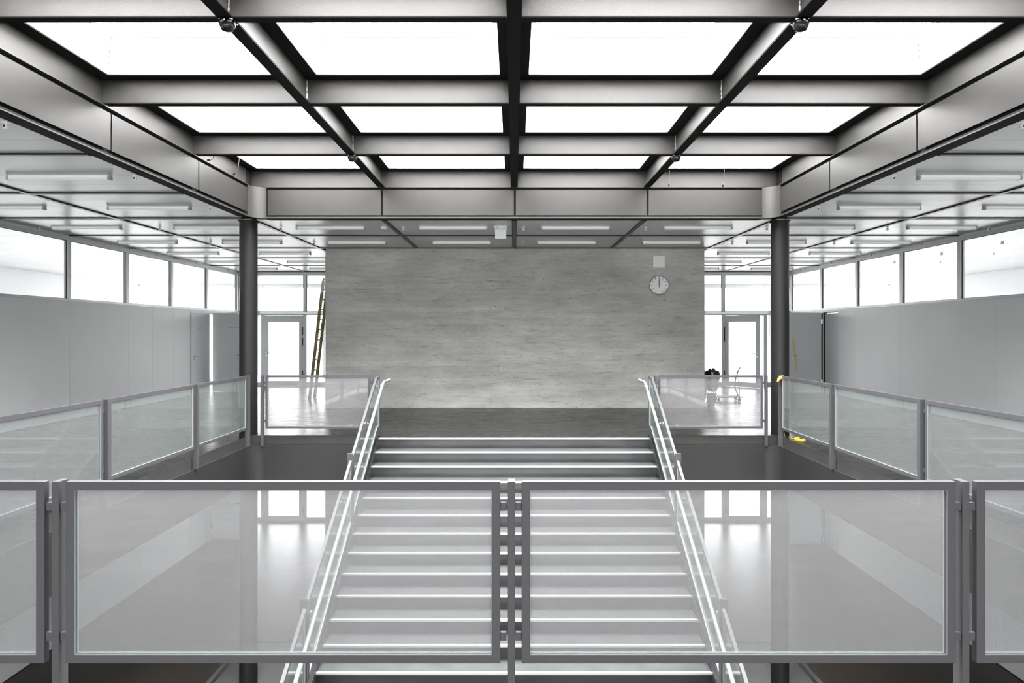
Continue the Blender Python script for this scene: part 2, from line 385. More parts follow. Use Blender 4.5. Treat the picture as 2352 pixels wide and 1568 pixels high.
# skylights
colx = [(-XE, -2.2), (-2.2, 0), (0, 2.2), (2.2, XE)]
rowy = [(3.5, CY[0]), (CY[0], CY[1]), (CY[1], CY[2]), (CY[2], YG)]
for ri, (y0, y1) in enumerate(rowy):
    for ci, (x0, x1) in enumerate(colx):
        a, b_, c, d = x0+.15, x1-.15, y0+.13, y1-.15
        if ri == 3: d = y1-.17
        t = .065; zt = ZT+.36
        A, B, CC, D = a+t, b_-t, c+t, d-t
        e = empty('skylight', ((a+b_)/2, (c+d)/2, ZT),
                  'white-lined skylight, %s row from the camera, %s column from the left' % (ORD[ri], ORD[ci]), 'skylight', 'skylights of the roof grid')
        q = .02
        for (P0, P1, Q0, Q1, ox, oy) in [((a, c), (b_, c), (A, CC), (B, CC), 0, -q), ((b_, c), (b_, d), (B, CC), (B, D), q, 0),
                                  ((b_, d), (a, d), (B, D), (A, D), 0, q), ((a, d), (a, c), (A, D), (A, CC), -q, 0)]:
            m_ = MB(); vs = [(P0[0], P0[1], ZT), (P1[0], P1[1], ZT), (Q1[0], Q1[1], zt), (Q0[0], Q0[1], zt)]
            vs += [(v[0]+ox, v[1]+oy, v[2]) for v in vs]
            m_.add(vs, [(0, 1, 2, 3), (7, 6, 5, 4), (0, 4, 5, 1), (1, 5, 6, 2), (2, 6, 7, 3), (3, 7, 4, 0)])
            build(m_, 'shaft_lining', 'shaft', e)
        m_ = MB()
        for (P, Q, ux, uy) in (((a, c), (A, CC), 1, 1), ((b_, c), (B, CC), -1, 1), ((b_, d), (B, D), -1, -1), ((a, d), (A, D), 1, -1)):
            m_.tube([(P[0]+ux*.001, P[1]+uy*.001, ZT+.004), (Q[0]+ux*.001, Q[1]+uy*.001, zt-.002)], .0035, 5)
        m_.ring(rect(A, B, CC, D), rect(A+.003, B-.003, CC+.003, D-.003), 'z', zt-.006, zt-.001); build(m_, 'joint_seal', 'gasket', e)
        m_ = MB(); m_.ring(rect(A-.06, B+.06, CC-.06, D+.06), rect(A+.0, B-.0, CC+.0, D-.0), 'z', zt, zt+.04); build(m_, 'glazing_frame', 'white', e)
        m_ = MB(); m_.box(A-.03, B+.03, CC-.03, D+.03, zt+.041, zt+.053); build(m_, 'pane', 'glass', e)
        portal(((A+B)/2, (CC+D)/2, zt+.06), (0, 0, 0), B-A, D-CC)
# roof deck closing the grid
m_ = MB()
zr = ZT+.002
for x in (-2.2, 0, 2.2): m_.box(x-.13, x+.13, 3.4, YG+.2, zr, zr+.3)
for y in CY: m_.box(-XE-.1, XE+.1, y-.10, y+.10, zr, zr+.3)
for s in (-1, 1): m_.box(s*(XE-.12), s*(XE+.4), 3.3, YG+.4, zr+.002, zr+.42)
m_.box(-XE-.1, XE+.1, YG-.12, YG+.4, zr+.003, zr+.42); m_.box(-XE, XE, 3.1, 3.6, zr+.003, zr+.42)
for s in (-1, 1):
    m_.box(s*4.352, s*4.62, 11.975, 12.38, 3.625, zr+.42); m_.box(s*4.10, s*4.352, 12.206, 12.38, 3.625, zr+.42)
    m_.box(s*4.352, s*4.62, 3.1, 3.60, 3.625, zr+.42)
struct(m_, 'roof', 'steel_shaded')
# ring girders round the void: infill panels between flanges
def side_girder(s):
    e = empty('edge_girder', (s*4.33, 7.8, 3.6), '%s grey steel edge girder along the void with flat infill sheets' % side_name(s), 'girder', 'girders round the void')
    X = lambda d: s*(4.33+d)
    b = MB(); b.box(X(.05), X(.11), 3.45, 11.97, 3.615, ZT); build(b, 'backing', 'gasket', e)
    b = MB(); b.box(X(.0), X(.16), 3.4, 11.97, 3.598, 3.612); b.box(X(.005), X(.0), 3.4, 11.97, 3.612, 3.632); build(b, 'bottom_flange', 'steel_shaded', e)
    b = MB(); b.box(X(-.004), X(.0), 3.4, 11.97, 3.600, 3.613); build(b, 'flange_edge', 'steel', e)
    b = MB(); b.box(X(-.01), X(.05), 3.4, 11.97, 4.112, 4.124); build(b, 'middle_flange', 'steel', e)
    b = MB(); b.box(X(.03), X(.045), 3.45, 12.2, 4.126, ZT-.014); build(b, 'upper_web', 'steel', e)
    b = MB(); b.box(X(-.12), X(.045), 3.45, 12.0, ZT-.013, ZT-.001); build(b, 'top_flange', 'steel_shaded', e)
    js = [3.45, 5.70, 7.91, 10.10, 11.95]
    for i in range(4):
        b = MB(); b.box(X(.0), X(.012), js[i]+.016, js[i+1]-.016, 3.670, 4.068); build(b, 'infill_panel', 'infill', e)
    b = MB(); b.box(X(.02), X(.05), 3.46, 11.9, 3.60, 3.64); 
    return e
def cross_girder(y, s, lab):   # s=+1: far one (face looks back at camera), -1: near one
    e = empty('edge_girder', (0, y, 3.6), lab, 'girder', 'girders round the void')
    Y = lambda d: y+s*d
    b = MB(); b.box(-4.1, 4.1, Y(.05), Y(.1), 3.615, ZT); build(b, 'backing', 'gasket', e)
    b = MB(); b.box(-4.11, 4.11, Y(.0), Y(.2), 3.596, 3.610); b.box(-4.11, 4.11, Y(.03), Y(.06), 3.61, 4.11); build(b, 'bottom_flange', 'steel_shaded', e)
    b = MB(); b.box(-4.11, 4.11, Y(-.004), Y(0), 3.612, 3.627); build(b, 'flange_edge', 'steel', e)
    b = MB(); b.box(-4.11, 4.11, Y(-.01), Y(.05), 4.112, 4.124); build(b, 'middle_flange', 'steel', e)
    b = MB(); b.box(-4.36, 4.36, Y(.005), Y(.02), 4.126, ZT-.014); build(b, 'upper_web', 'steel', e)
    b = MB(); b.box(-4.2, 4.2, Y(-.15), Y(.02), ZT-.014, ZT-.002); build(b, 'top_flange', 'steel_shaded', e)
    js = [-4.10, -2.19, 0.01, 2.21, 4.13]
    for i in range(4):
        b = MB(); b.box(js[i]+.018, js[i+1]-.018, Y(.0), Y(.012), 3.652, 4.070); build(b, 'infill_panel', 'infill', e)
def fillet(name, cx, cy, r, sx, sy, z0, z1, m, lab, cat, grp):
    # quarter round inner corner plate between the two faces; centre (cx,cy)
    o_, i_ = [], []
    n = 10
    for k in range(n+1):
        a = math.pi/2*k/n
        i_.append((cx+sx*r*math.cos(a), cy+sy*r*math.sin(a))); o_.append((cx+sx*(r+.012)*math.cos(a), cy+sy*(r+.012)*math.sin(a)))
    b = MB(); b.prism(i_+o_[::-1], 'z', z0, z1)
    if z1 < 0: b.prism(i_+[(cx, cy+sy*(r+.1)), (cx+sx*(r+.04), cy+sy*(r+.1)), (cx+sx*(r+.04), cy)], 'z', z1-.003, z1+.0005)
    return build(b, name, m, None, lab, cat, grp, smooth=True)
for s in (-1, 1): side_girder(s)
cross_girder(YG, 1, 'far grey steel edge girder above the concrete wall, four infill sheets')
cross_girder(3.39, -1, 'near grey steel edge girder overhead just in front of the camera')
for s in (-1, 1):
    fillet('corner_casing', s*4.11, 11.97, .22, s, 1, 3.605, 4.118, 'steel', 'curved grey steel corner plate of the roof girders above the %s column' % side_name(s), 'steel plate', 'curved girder corners')
    fillet('corner_casing', s*4.11, 3.61, .22, s, -1, 3.605, 4.118, 'steel', 'curved grey steel corner plate of the roof girders at the near %s corner' % side_name(s), 'steel plate', 'curved girder corners')
# ------------------------------------------------------------------ columns
def column(x, y, z0, z1, lab, r=.148):
    b = MB(); b.lathe([(r, 0), (r, z1-z0)], (x, y, z0), 40)
    e = build(b, 'column', 'column', None, lab, 'column', 'round steel columns', smooth=True)
    b = MB(); b.lathe([(r+.004, 0), (r+.004, .012)], (x, y, z0+.001), 40); build(b, 'base_ring', 'column', e, smooth=True)
    b = MB(); b.box(x-.13, x+.13, y-.13, y+.13, z1-.013, z1-.001); build(b, 'head_plate', 'steel_shaded', e)
for s in (-1, 1):
    column(s*4.50, 12.46, 0, 3.594, 'dark grey round steel column at the far %s corner of the void, upper floor' % side_name(s))
    column(s*4.50, 12.46, ZL, -.77, 'dark grey round steel column on the lower floor below the far %s corner' % side_name(s))
    column(s*4.50, 3.1, ZL, -.77, 'dark grey round steel column on the lower floor near %s below the camera' % side_name(s))
# ------------------------------------------------------------------ slab edge of the void (fascia + lower girder)
b = MB()
b.box(-XV, XV, YF-.04, YF, -.15, 0)
for s in (-1, 1): b.box(s*XV, s*(XV+.02), YF, YB, -.15, 0)
b.box(-XV, -2.28, YB, YB+.02, -.15, 0); b.box(2.28, XV, YB, YB+.02, -.15, 0)
struct(b, 'trim_fascia', 'slab')
for s in (-1, 1):
    b = MB(); b.box(s*4.35, s*4.55, 3.5, 11.9, -.76, -.151)
    build(b, 'edge_girder', 'girder_low', None, 'dark grey girder below the %s gallery floor' % side_name(s), 'girder', 'girders below the upper floor')
    fillet('corner_casing', s*4.13, 11.90, .22, s, 1, -.76, -.151, 'girder_low', 'curved dark corner plate below the floor edge at the far %s column' % side_name(s), 'steel plate', 'curved corners below the floor')
b = MB(); b.box(-4.13, 4.13, 12.12, 12.32, -.76, -.152); build(b, 'edge_girder', 'girder_low', None, 'dark grey girder below the far floor edge beside the stair', 'girder', 'girders below the upper floor')
b = MB(); b.box(-4.35, 4.35, 3.25, 3.485, -.76, -.151); build(b, 'edge_girder', 'girder_low', None, 'dark grey girder below the floor edge nearest the camera', 'girder', 'girders below the upper floor')

# ------------------------------------------------------------------ side walls with clerestory windows, both storeys
wn = [0]; dn = [0]
def window(mbframe, panes, gk=None, m='frame'):
    wn[0] += 1
    r = struct(mbframe, 'window_%d' % wn[0], m)
    if gk: build(gk, 'gasket', 'gasket', r)
    for p in panes: build(p, 'pane', 'glass', r)
    return r
def side_wall(s, z, upper):
    X = lambda d: s*(XW+d)
    root = MB()
    root.box(X(0), X(.1), YFRONT, YBACK, z+3.56, z+CH+.02)             # head
    root.box(X(.06), X(.1), YFRONT, 19.75, z, z+2.30)                    # backing of the panels
    if s < 0: root.box(X(.06), X(.1), 19.75, 21.0, z, z+2.30)
    root.box(X(0.02), X(.1), YFRONT, YBACK, z+2.2621, z+2.318)
    r = struct(root, 'wall_%s' % side_name(s), 'wall')
    ys = [12.2+1.1*k for k in range(-8, 8)]
    ys[-1] = 19.76
    for i in range(len(ys)-1):
        b = MB(); b.box(X(0), X(.055), ys[i]+.003, ys[i+1]-.003, z+.01, z+2.262); build(b, 'wall_panel', 'wall', r)
    b = MB(); b.box(X(0), X(.055), YFRONT, ys[0]-.004, z+.01, z+2.262); build(b, 'wall_panel', 'wall', r)
    last = (22.1, 23.16) if s < 0 else (20.80, 23.16)
    b = MB(); b.box(X(0), X(.1), last[0], last[1], z+.01, z+2.262); build(b, 'wall_panel', 'wall', r)
    # clerestory bays
    my = [-6.9, -3.2, -1.0, 1.2, 3.4, 5.6, 7.8, 10.0, 12.2, 14.38, 16.55, 18.70, 20.86, 23.14]
    for i in range(len(my)-1):
        fr = MB(); y0, y1 = my[i], my[i+1]
        fr.ring(rect(y0, y1, z+2.322, z+3.56), rect(y0+.05, y1-.05, z+2.365, z+3.50), 'x', X(-.012), X(.07))
        g = MB(); g.ring(rect(y0+.05, y1-.05, z+2.365, z+3.50), rect(y0+.062, y1-.062, z+2.372, z+3.492), 'x', X(.016), X(.029))
        p = MB(); p.box(X(.03), X(.05), y0+.05, y1-.05, z+2.365, z+3.50)
        window(fr, [p], g)
    return r
for s in (-1, 1):
    side_wall(s, 0, True); side_wall(s, ZL, False)
def lever(parent, loc, nrm, along, m='chrome'):
    # lever handle: rosette, neck, lever ; nrm and along are unit vectors
    L_ = Vector(loc); n_ = Vector(nrm); a_ = Vector(along)
    b = MB(); b.tube([L_, L_+n_*.012], .026, 14); b.tube([L_+n_*.012, L_+n_*.05], .009, 8)
    b.tube([L_+n_*.05, L_+n_*.052+a_*.125], .010, 8); b.tube([L_-Vector((0, 0, .085)), L_-Vector((0, 0, .085))+n_*.008], .024, 12)
    build(b, 'handle', m, parent, smooth=True)
def side_doors(z):
    # left: closed leaf in the wall and a second leaf standing open, bright slit between them
    X = -XW
    dn[0] += 1; b = MB()
    b.ring(rect(19.80, 21.03, z+.0, z+2.262), rect(19.85, 20.98, z-.001, z+2.215), 'x', X, X-.06); d = struct(b, 'door_%d' % dn[0], 'wall')
    b = MB(); b.box(X+.004, X-.045, 19.856, 20.974, z+.01, z+2.208); build(b, 'leaf', 'wall', d)
    lever(d, (X+.004, 19.98, z+1.05), (1, 0, 0), (0, 1, 0))
    b = MB(); b.box(X+.003, X+.006, 20.25, 20.45, z+1.80, z+1.825); build(b, 'lettering_strip', 'grey_print', d)
    for zz in (.25, 1.95):
        b = MB(); b.tube([(X+.03, 21.0, z+zz), (X+.03, 21.0, z+zz+.12)], .014, 10); b.tube([(X+.045, 21.05, z+zz+.01), (X+.045, 21.05, z+zz+.11)], .012, 10); b.box(X, X+.02, 20.88, 21.03, z+zz+.01, z+zz+.11); build(b, 'hinge', 'chrome', d, smooth=True)
    dn[0] += 1; b = MB(); b.box(X, X-.06, 22.04, 22.1, z, z+2.262); b.box(X, X-.06, 21.031, 22.04, z+2.21, z+2.262); d = struct(b, 'door_%d' % dn[0], 'wall')
    if z < 0: b = MB(); b.box(X-.062, X-.075, 21.0, 22.1, z, z+2.26); build(b, 'painted_gap_shade', 'gasket', d)  # black sheet added behind the lower doorway so its slit stays dark
    b = MB(); b.box(-8.66, -7.72, 21.12, 21.165, z+.01, z+2.25); build(b, 'leaf', 'wall', d)
    lever(d, (-7.84, 21.12, z+1.05), (0, -1, 0), (-1, 0, 0))
    b = MB(); b.box(-8.2, -7.9, 21.117, 21.119, z+1.82, z+1.845); build(b, 'lettering_strip', 'grey_print', d)
    # right: doorway with a leaf open at the far jamb, pale board standing inside
    X = XW
    dn[0] += 1; b = MB(); b.box(X, X+.06, 19.765, 19.80, z, z+2.262); b.box(X, X+.06, 20.74, 20.80, z, z+2.262); d = struct(b, 'door_%d' % dn[0], 'wall')
    b = MB(); b.box(X+.01, X+.08, 19.80, 20.74, z+2.235, z+2.262); b.box(X-.055, X+.05, 20.747, 20.752, z, z+2.24); b.box(X+.03, X+.09, 20.655, 20.74, z, z+2.24); build(b, 'painted_gap_shade', 'gasket', d)  # black strips: shade of the door head and hinge slit put into colour
    b = MB(); b.box(X+.035, X+.07, 19.80, 20.655, z+.01, z+2.225); build(b, 'inner_leaf', 'wall', d)
    b = MB(); b.box(7.70, 8.64, 20.70, 20.745, z+.01, z+2.25); build(b, 'leaf', 'wall', d)
    lever(d, (7.82, 20.70, z+1.05), (0, -1, 0), (1, 0, 0))
    for zz in (.25, 1.95):
        b = MB(); b.tube([(8.665, 20.70, z+zz), (8.665, 20.70, z+zz+.12)], .013, 10); b.box(8.655, 8.70, 20.705, 20.74, z+zz, z+zz+.12); build(b, 'hinge', 'chrome', d, smooth=True)
side_doors(0); side_doors(ZL)
# ------------------------------------------------------------------ glazed back facade, both storeys
def facade(z):
    yb = YBACK
    def pane(x0, x1, z0, z1):
        p = MB(); p.box(x0-.004, x1+.004, yb+.03, yb+.05, z0-.004, z1+.004); return p
    for s in (-1, 1):
        bays = [(4.4, 6.6), (6.6, 8.76)]
        for bi, (a, c) in enumerate(bays):
            x0, x1 = sorted((s*a, s*c))
            fr = MB(); fr.ring(rect(x0, x1, z+2.305, z+CH-.01), rect(x0+.05, x1-.05, z+2.355, z+3.50), 'y', yb, yb+.08)
            g = MB(); g.ring(rect(x0+.05, x1-.05, z+2.355, z+3.50), rect(x0+.06, x1-.06, z+2.362, z+3.49), 'y', yb+.01, yb+.07)
            window(fr, [pane(x0+.05, x1-.05, z+2.355, z+3.50)], g)
        # lower lights
        x0, x1 = sorted((s*4.4, s*6.6))
        fr = MB(); fr.ring(rect(x0, x1, z, z+2.30), rect(x0+.05, x1-.05, z+.12, z+2.235), 'y', yb, yb+.08); window(fr, [pane(x0+.05, x1-.05, z+.12, z+2.235)])
        x0, x1 = sorted((s*7.93, s*8.76))
        fr = MB(); fr.ring(rect(x0, x1, z, z+2.30), rect(x0+.05, x1-.05, z+.12, z+2.235), 'y', yb, yb+.08); window(fr, [pane(x0+.05, x1-.05, z+.12, z+2.235)])
        # door bay
        dn[0] += 1
        x0, x1 = sorted((s*6.60, s*7.93)); b = MB(); b.ring(rect(x0, x1, z, z+2.30), rect(x0+.06, x1-.06, z-.001, z+2.225), 'y', yb, yb+.08)
        d = struct(b, 'door_%d' % dn[0], 'frame')
        W = 1.205; hinge_x = s*6.665
        lf = MB(); lf.ring(rect(0, s*W, .01, 2.215), rect(s*.12, s*(W-.12), .16, 2.02), 'y', -.03, .03)
        pn = MB(); pn.box(s*.115, s*(W-.115), -.008, .008, .155, 2.025)
        ang = 0 if s < 0 or z < 0 else -math.radians(50)
        leaf = place(lf.mesh('leaf'), 'leaf', (hinge_x, yb+.03, z), d, rot=(0, 0, ang)); leaf.data.materials.append(M['frame'])
        WL[leaf.name] = Vector((hinge_x, yb+.03, z))
        def sub(mb, nm, m, sm=False):
            me = mb.mesh(nm, (0, 0, 0), sm); me.materials.append(M[m]); o = bpy.data.objects.new(nm, me); C.objects.link(o); o.parent = leaf; WL[o.name] = Vector((0, 0, 0)); return o
        sub(pn, 'pane', 'glass')
        h = MB(); hx = s*(W-.06)
        h.tube([(hx, -.03, 1.05), (hx, -.045, 1.05)], .024, 12); h.tube([(hx, -.045, 1.05), (hx, -.08, 1.05)], .009, 8); h.tube([(hx, -.08, 1.05), (hx-s*.14, -.082, 1.05)], .011, 8)
        h.tube([(hx, -.03, .96), (hx, -.045, .96)], .02, 12)
        sub(h, 'handle', 'chrome', True)
        for zz in (1.62, 1.28 if s < 0 else 1.40, .25):
            hg = MB(); hg.box(-s*.012, s*.012, -.055, -.03, zz, zz+.24); sub(hg, 'hinge', 'column')
facade(0); facade(ZL)
# outer glazing line of the space behind the facade, and of the side rooms: slim posts
def outer(z):
    wn[0] += 1
    b = MB(); b.box(-XR, XR, YEND-.1, YEND, z+CH-.15, z+CH)
    r = struct(b, 'window_%d' % wn[0], 'white')
    for s in (-1, 1):
        for x in (5.2, 7.6, 10.2, 12.6):
            b = MB(); b.box(s*x-.05, s*x+.05, YEND-.1, YEND, z, z+CH-.15); build(b, 'post', 'white', r)
    # outer long walls of the side rooms: a window band between sill and head
    for s in (-1, 1):
        b = MB(); X0, X1 = s*XR, s*(XR+.15)
        b.box(X0, X1, YFRONT, YEND, z, z+.8); b.box(X0, X1, YFRONT, YEND, z+2.5, z+CH+.3)
        r = struct(b, 'wall_outer_%s' % side_name(s), 'white')
        for k in range(17):
            b = MB(); b.box(X0, X1, YFRONT+k*2.2, YFRONT+k*2.2+.12, z+.8, z+2.5); build(b, 'pier', 'white', r)
outer(0); outer(ZL)
for z in (0, ZL):
    zc = z+CH/2
    for s in (-1, 1): portal((s*(XR+.1), 11, zc), (0, s*math.pi/2, 0), CH, 36)
    portal((0, YEND+.1, zc), (math.pi/2, 0, math.pi) if False else (-math.pi/2, 0, 0), 30, CH)
    portal((0, YFRONT-.1, zc), (math.pi/2, 0, 0), 30, CH)
# ------------------------------------------------------------------ concrete core
def concrete_front(x0, x1, y, z0, z1):
    rnd = random.Random(3)
    vs, fs, tone = [], [], []
    n = 27; h = (z1-z0)/n
    for i in range(n):
        za, zb = z0+i*h, z0+(i+1)*h
        x = x0
        while x < x1-1e-4:
            L_ = rnd.uniform(1.3, 4.2); xe = min(x1, x+L_)
            if x1-xe < .5: xe = x1
            d = rnd.uniform(0, .0012); t = rnd.gauss(1, .036); g = .0011
            k = len(vs)
            vs += [(x, y, za), (xe, y, za), (xe, y, zb), (x, y, zb), (x+g, y-d-.001, za+g), (xe-g, y-d-.001, za+g), (xe-g, y-d-.001, zb-g), (x+g, y-d-.001, zb-g)]
            for q in [(4, 5, 6, 7), (0, 1, 5, 4), (1, 2, 6, 5), (2, 3, 7, 6), (3, 0, 4, 7)]:
                fs.append(tuple(k+i_ for i_ in q)); tone.append(t*(1 if q == (4, 5, 6, 7) else .84))
            x = xe
    me = bpy.data.meshes.new('board_marks'); me.from_pydata(vs, [], fs); me.materials.append(M['concrete'])
    at = me.attributes.new('tone', 'FLOAT', 'FACE')
    for i, t in enumerate(tone): at.data[i].value = t
    return me
def core(z, z1, nm):
    b = MB(); b.box(-4.25, 4.29, 16.6, 18.0, z, z1); b.box(-4.79, 4.79, 18.66, 20.8, z, z1); b.box(-4.0, 4.0, 18.0, 18.66, z, z1)
    r = struct(b, nm, 'concrete')
    at = r.data.attributes.new('tone', 'FLOAT', 'FACE')
    for d in at.data: d.value = 1.0
    me = concrete_front(-4.25, 4.29, 16.599, z, z1)
    o = place(me, 'board_marks', (0, 0, 0), r); o['kind'] = 'stuff'; o['label'] = 'board-marked concrete face with faint plank imprints'
core(0, CH+.02, 'wall_core'); core(ZL, LC+.02, 'wall_core_lower')

# ------------------------------------------------------------------ guard rails
def guard_xz(x0, x1, yf, z0, z1, label, group, away=1, wf=.042, bevel=0):
    """panel in an XZ plane; yf = face towards the floor side the camera sees; away=+1: rest lies further in y"""
    e = empty('glass_balustrade', ((x0+x1)/2, yf+away*.0185, z0), label, 'guard panel', group)
    ya, yb = sorted((yf, yf+away*.037))
    b = MB(); b.ring(rect(x0, x1, z0, z1), rect(x0+wf, x1-wf, z0+wf, z1-wf), 'y', ya, yb); build(b, 'frame', 'rail', e, bevel=bevel)
    i = wf
    ym = (ya+yb)/2
    b = MB(); b.box(x0+i, x1-i, ym-.005, ym+.005, z0+i, z1-i); build(b, 'glass_pane', 'guard_glass', e)
    for (p, q) in ((ya+.001, ym-.006), (ym+.006, yb-.001)):
        b = MB(); b.ring(rect(x0+i, x1-i, z0+i, z1-i), rect(x0+i+.0012, x1-i-.0012, z0+i+.0012, z1-i-.0012), 'y', p, q); build(b, 'glazing_bead', 'bead', e)
    return e
def guard_yz(poly, xa, xb, label, group, wf=.042):
    e = empty('glass_balustrade', ((xa+xb)/2, sum(p[0] for p in poly)/len(poly), min(p[1] for p in poly)), label, 'guard panel', group)
    xa, xb = sorted((xa, xb)); xm = (xa+xb)/2
    i1 = inset(poly, wf); i2 = inset(poly, wf+.0012)
    b = MB(); b.ring(poly, i1, 'x', xa, xb); build(b, 'frame', 'rail', e)
    b = MB(); b.prism(i1, 'x', xm-.005, xm+.005); build(b, 'glass_pane', 'guard_glass', e)
    for (p, q) in ((xa+.001, xm-.006), (xm+.006, xb-.001)):
        b = MB(); b.ring(i1, i2, 'x', p, q); build(b, 'glazing_bead', 'bead', e)
    return e
def clip(parent, x0, x1, y0, y1, z0, z1):
    b = MB(); b.box(x0, x1, y0, y1, z0, z1); build(b, 'clip', 'rail', parent, bevel=.002)
Z0, Z1 = .132, 1.0086
off = -.0165
G1 = 'guard panels across the front of the void'
px = [(-4.361, -2.265), (-2.164, -.0672), (.0357, 2.131), (2.230, 4.327)]
names = ['large printed glass guard panel in front, cut by the left picture edge', 'large printed glass guard panel in front, left of the middle post',
         'large printed glass guard panel in front, right of the middle post', 'large printed glass guard panel in front, cut by the right picture edge']
for i, (a, c) in enumerate(px):
    e = guard_xz(a, c, 3.548, Z0, Z1, names[i], G1, bevel=.0025)
    for zc in (.886, .259):
        if i > 0: clip(e, a-.030, a+.0, 3.556, 3.580, zc-.020, zc+.020)
        if i < 3: clip(e, c-.0, c+.030, 3.556, 3.580, zc-.020, zc+.020)
def post(x0, x1, y0, y1, z0, z1, lab, grp):
    b = MB(); b.box(x0, x1, y0, y1, z0, z1); build(b, 'guard_post', 'rail', None, lab, 'post', grp, bevel=.002)
for xc, nm in ((-2.2135, 'left'), (-.0135, 'middle'), (2.1785, 'right')):
    post(xc-.0175, xc+.0175, 3.548, 3.624, -.15, Z1+.0, 'flat grey steel guard post, %s of the three at the front edge' % nm, 'front guard posts')
for xc, nm in ((-4.38, 'left'), (4.345, 'right')):
    post(xc-.0175, xc+.0175, 3.548, 3.624, -.15, Z1, 'flat grey steel guard post at the near %s corner of the void' % nm, 'corner guard posts')
# side galleries
yj = [3.66, 5.66, 7.83, 10.04, 12.0]
for s in (-1, 1):
    nm = ['nearest the camera', 'second from the camera', 'third from the camera', 'fourth, ending at the column']
    for i in range(4):
        a, c = yj[i]+.055, yj[i+1]-.055
        e = guard_yz(rect(a, c, Z0, Z1), s*4.34, s*4.377, 'printed glass guard panel of the %s gallery, %s' % (side_name(s), nm[i]), 'guard panels of the side galleries')
        for zc in (.886, .259):
            for (p, q) in ((a-.036, a), (c, c+.036)): clip(e, s*4.345, s*4.37, p, q, zc-.02, zc+.02)
    for i in range(1, 5):
        post(*sorted((s*4.31, s*4.386)), yj[i]-.018, yj[i]+.018, -.15, Z1, 'flat grey steel guard post of the %s gallery, %s from the camera' % (side_name(s), ORD[i-1]), 'side gallery guard posts')
# far edge
for s in (-1, 1):
    x0, x1 = sorted((s*4.09, s*2.372))
    e = guard_xz(x0, x1, 12.137, Z0, Z1, 'printed glass guard panel at the far edge, between %s column and stair' % side_name(s), 'guard panels at the far edge', away=-1, wf=.036)
    for zc in (.886, .259):
        for (p, q) in ((x0-.03, x0), (x1, x1+.03)): clip(e, p, q, 12.105, 12.13, zc-.02, zc+.02)
    for xc, nn in ((s*4.138, 'beside the %s column' % side_name(s)), (s*2.324, 'at the top %s of the stair' % side_name(s))):
        post(xc-.0175, xc+.0175, 12.05, 12.118, -.15 if abs(xc) > 4 else -.0, Z1, 'flat grey steel guard post at the far edge, %s' % nn, 'far edge guard posts')

# ------------------------------------------------------------------ stair
R, T, Y0s, HWs = .17, .316, 11.92, 2.187
K = R/T
stair = empty('staircase', (0, 4.1, ZL), 'straight grey steel staircase descending from the far landing towards the camera', 'staircase')
NS = 25
tm = nm_ = rm = None
bt = MB(); bt.box(-HWs, HWs, 0, T, -.012, 0)
tm = bt.mesh('tread'); tm.materials.append(M['tread'])
bn = MB(); bn.box(-HWs, HWs, -.014, .032, -.018, .003); nme = bn.mesh('nosing'); nme.materials.append(M['nosing'])
br = MB(); br.box(-HWs, HWs, 0, .008, -R+.004, -.016); rme = br.mesh('riser'); rme.materials.append(M['riser'])
bl = MB(); bl.box(-HWs+.03, HWs-.03, T-.012, T-.006, 0, .007)
bl.add([(-HWs+.03, T-.012, .0), (-HWs+.036, T-.012, .0), (-HWs+.006, .02, .0), (-HWs, .02, .0), (-HWs+.03, T-.012, .006), (-HWs+.036, T-.012, .006), (-HWs+.006, .02, .006), (-HWs, .02, .006)], [(4, 5, 6, 7), (0, 1, 5, 4), (2, 3, 7, 6), (1, 2, 6, 5), (3, 0, 4, 7)])
bl.add([(HWs-.03, T-.012, .0), (HWs-.036, T-.012, .0), (HWs-.006, .02, .0), (HWs, .02, .0), (HWs-.03, T-.012, .006), (HWs-.036, T-.012, .006), (HWs-.006, .02, .006), (HWs, .02, .006)], [(4, 5, 6, 7), (0, 1, 5, 4), (2, 3, 7, 6), (1, 2, 6, 5), (3, 0, 4, 7)])
lme = bl.mesh('tread_edge'); lme.materials.append(M['rail'])
for i in range(NS):
    y, z = Y0s-T*i, -R*i
    if i > 0:
        t = place(tm, 'tread', (0, y, z), stair); place(nme, 'nosing', (0, y, z), t); place(lme, 'tread_edge', (0, y, z), t)
    else: place(nme, 'nosing', (0, y, z), stair)
    place(rme, 'riser', (0, y, z), stair)
for s in (-1, 1):
    ya, yb = Y0s+.15, Y0s-T*NS
    lo = [(yb, ZL), (yb+.6, ZL), (ya, -.36), (ya, .0), (ya-.1, .05), (Y0s, .06), (yb, -K*(Y0s-yb)+.06)]
    b = MB(); b.prism(lo, 'x', s*(HWs+.001), s*(HWs+.014)); build(b, 'stringer', 'riser', stair)
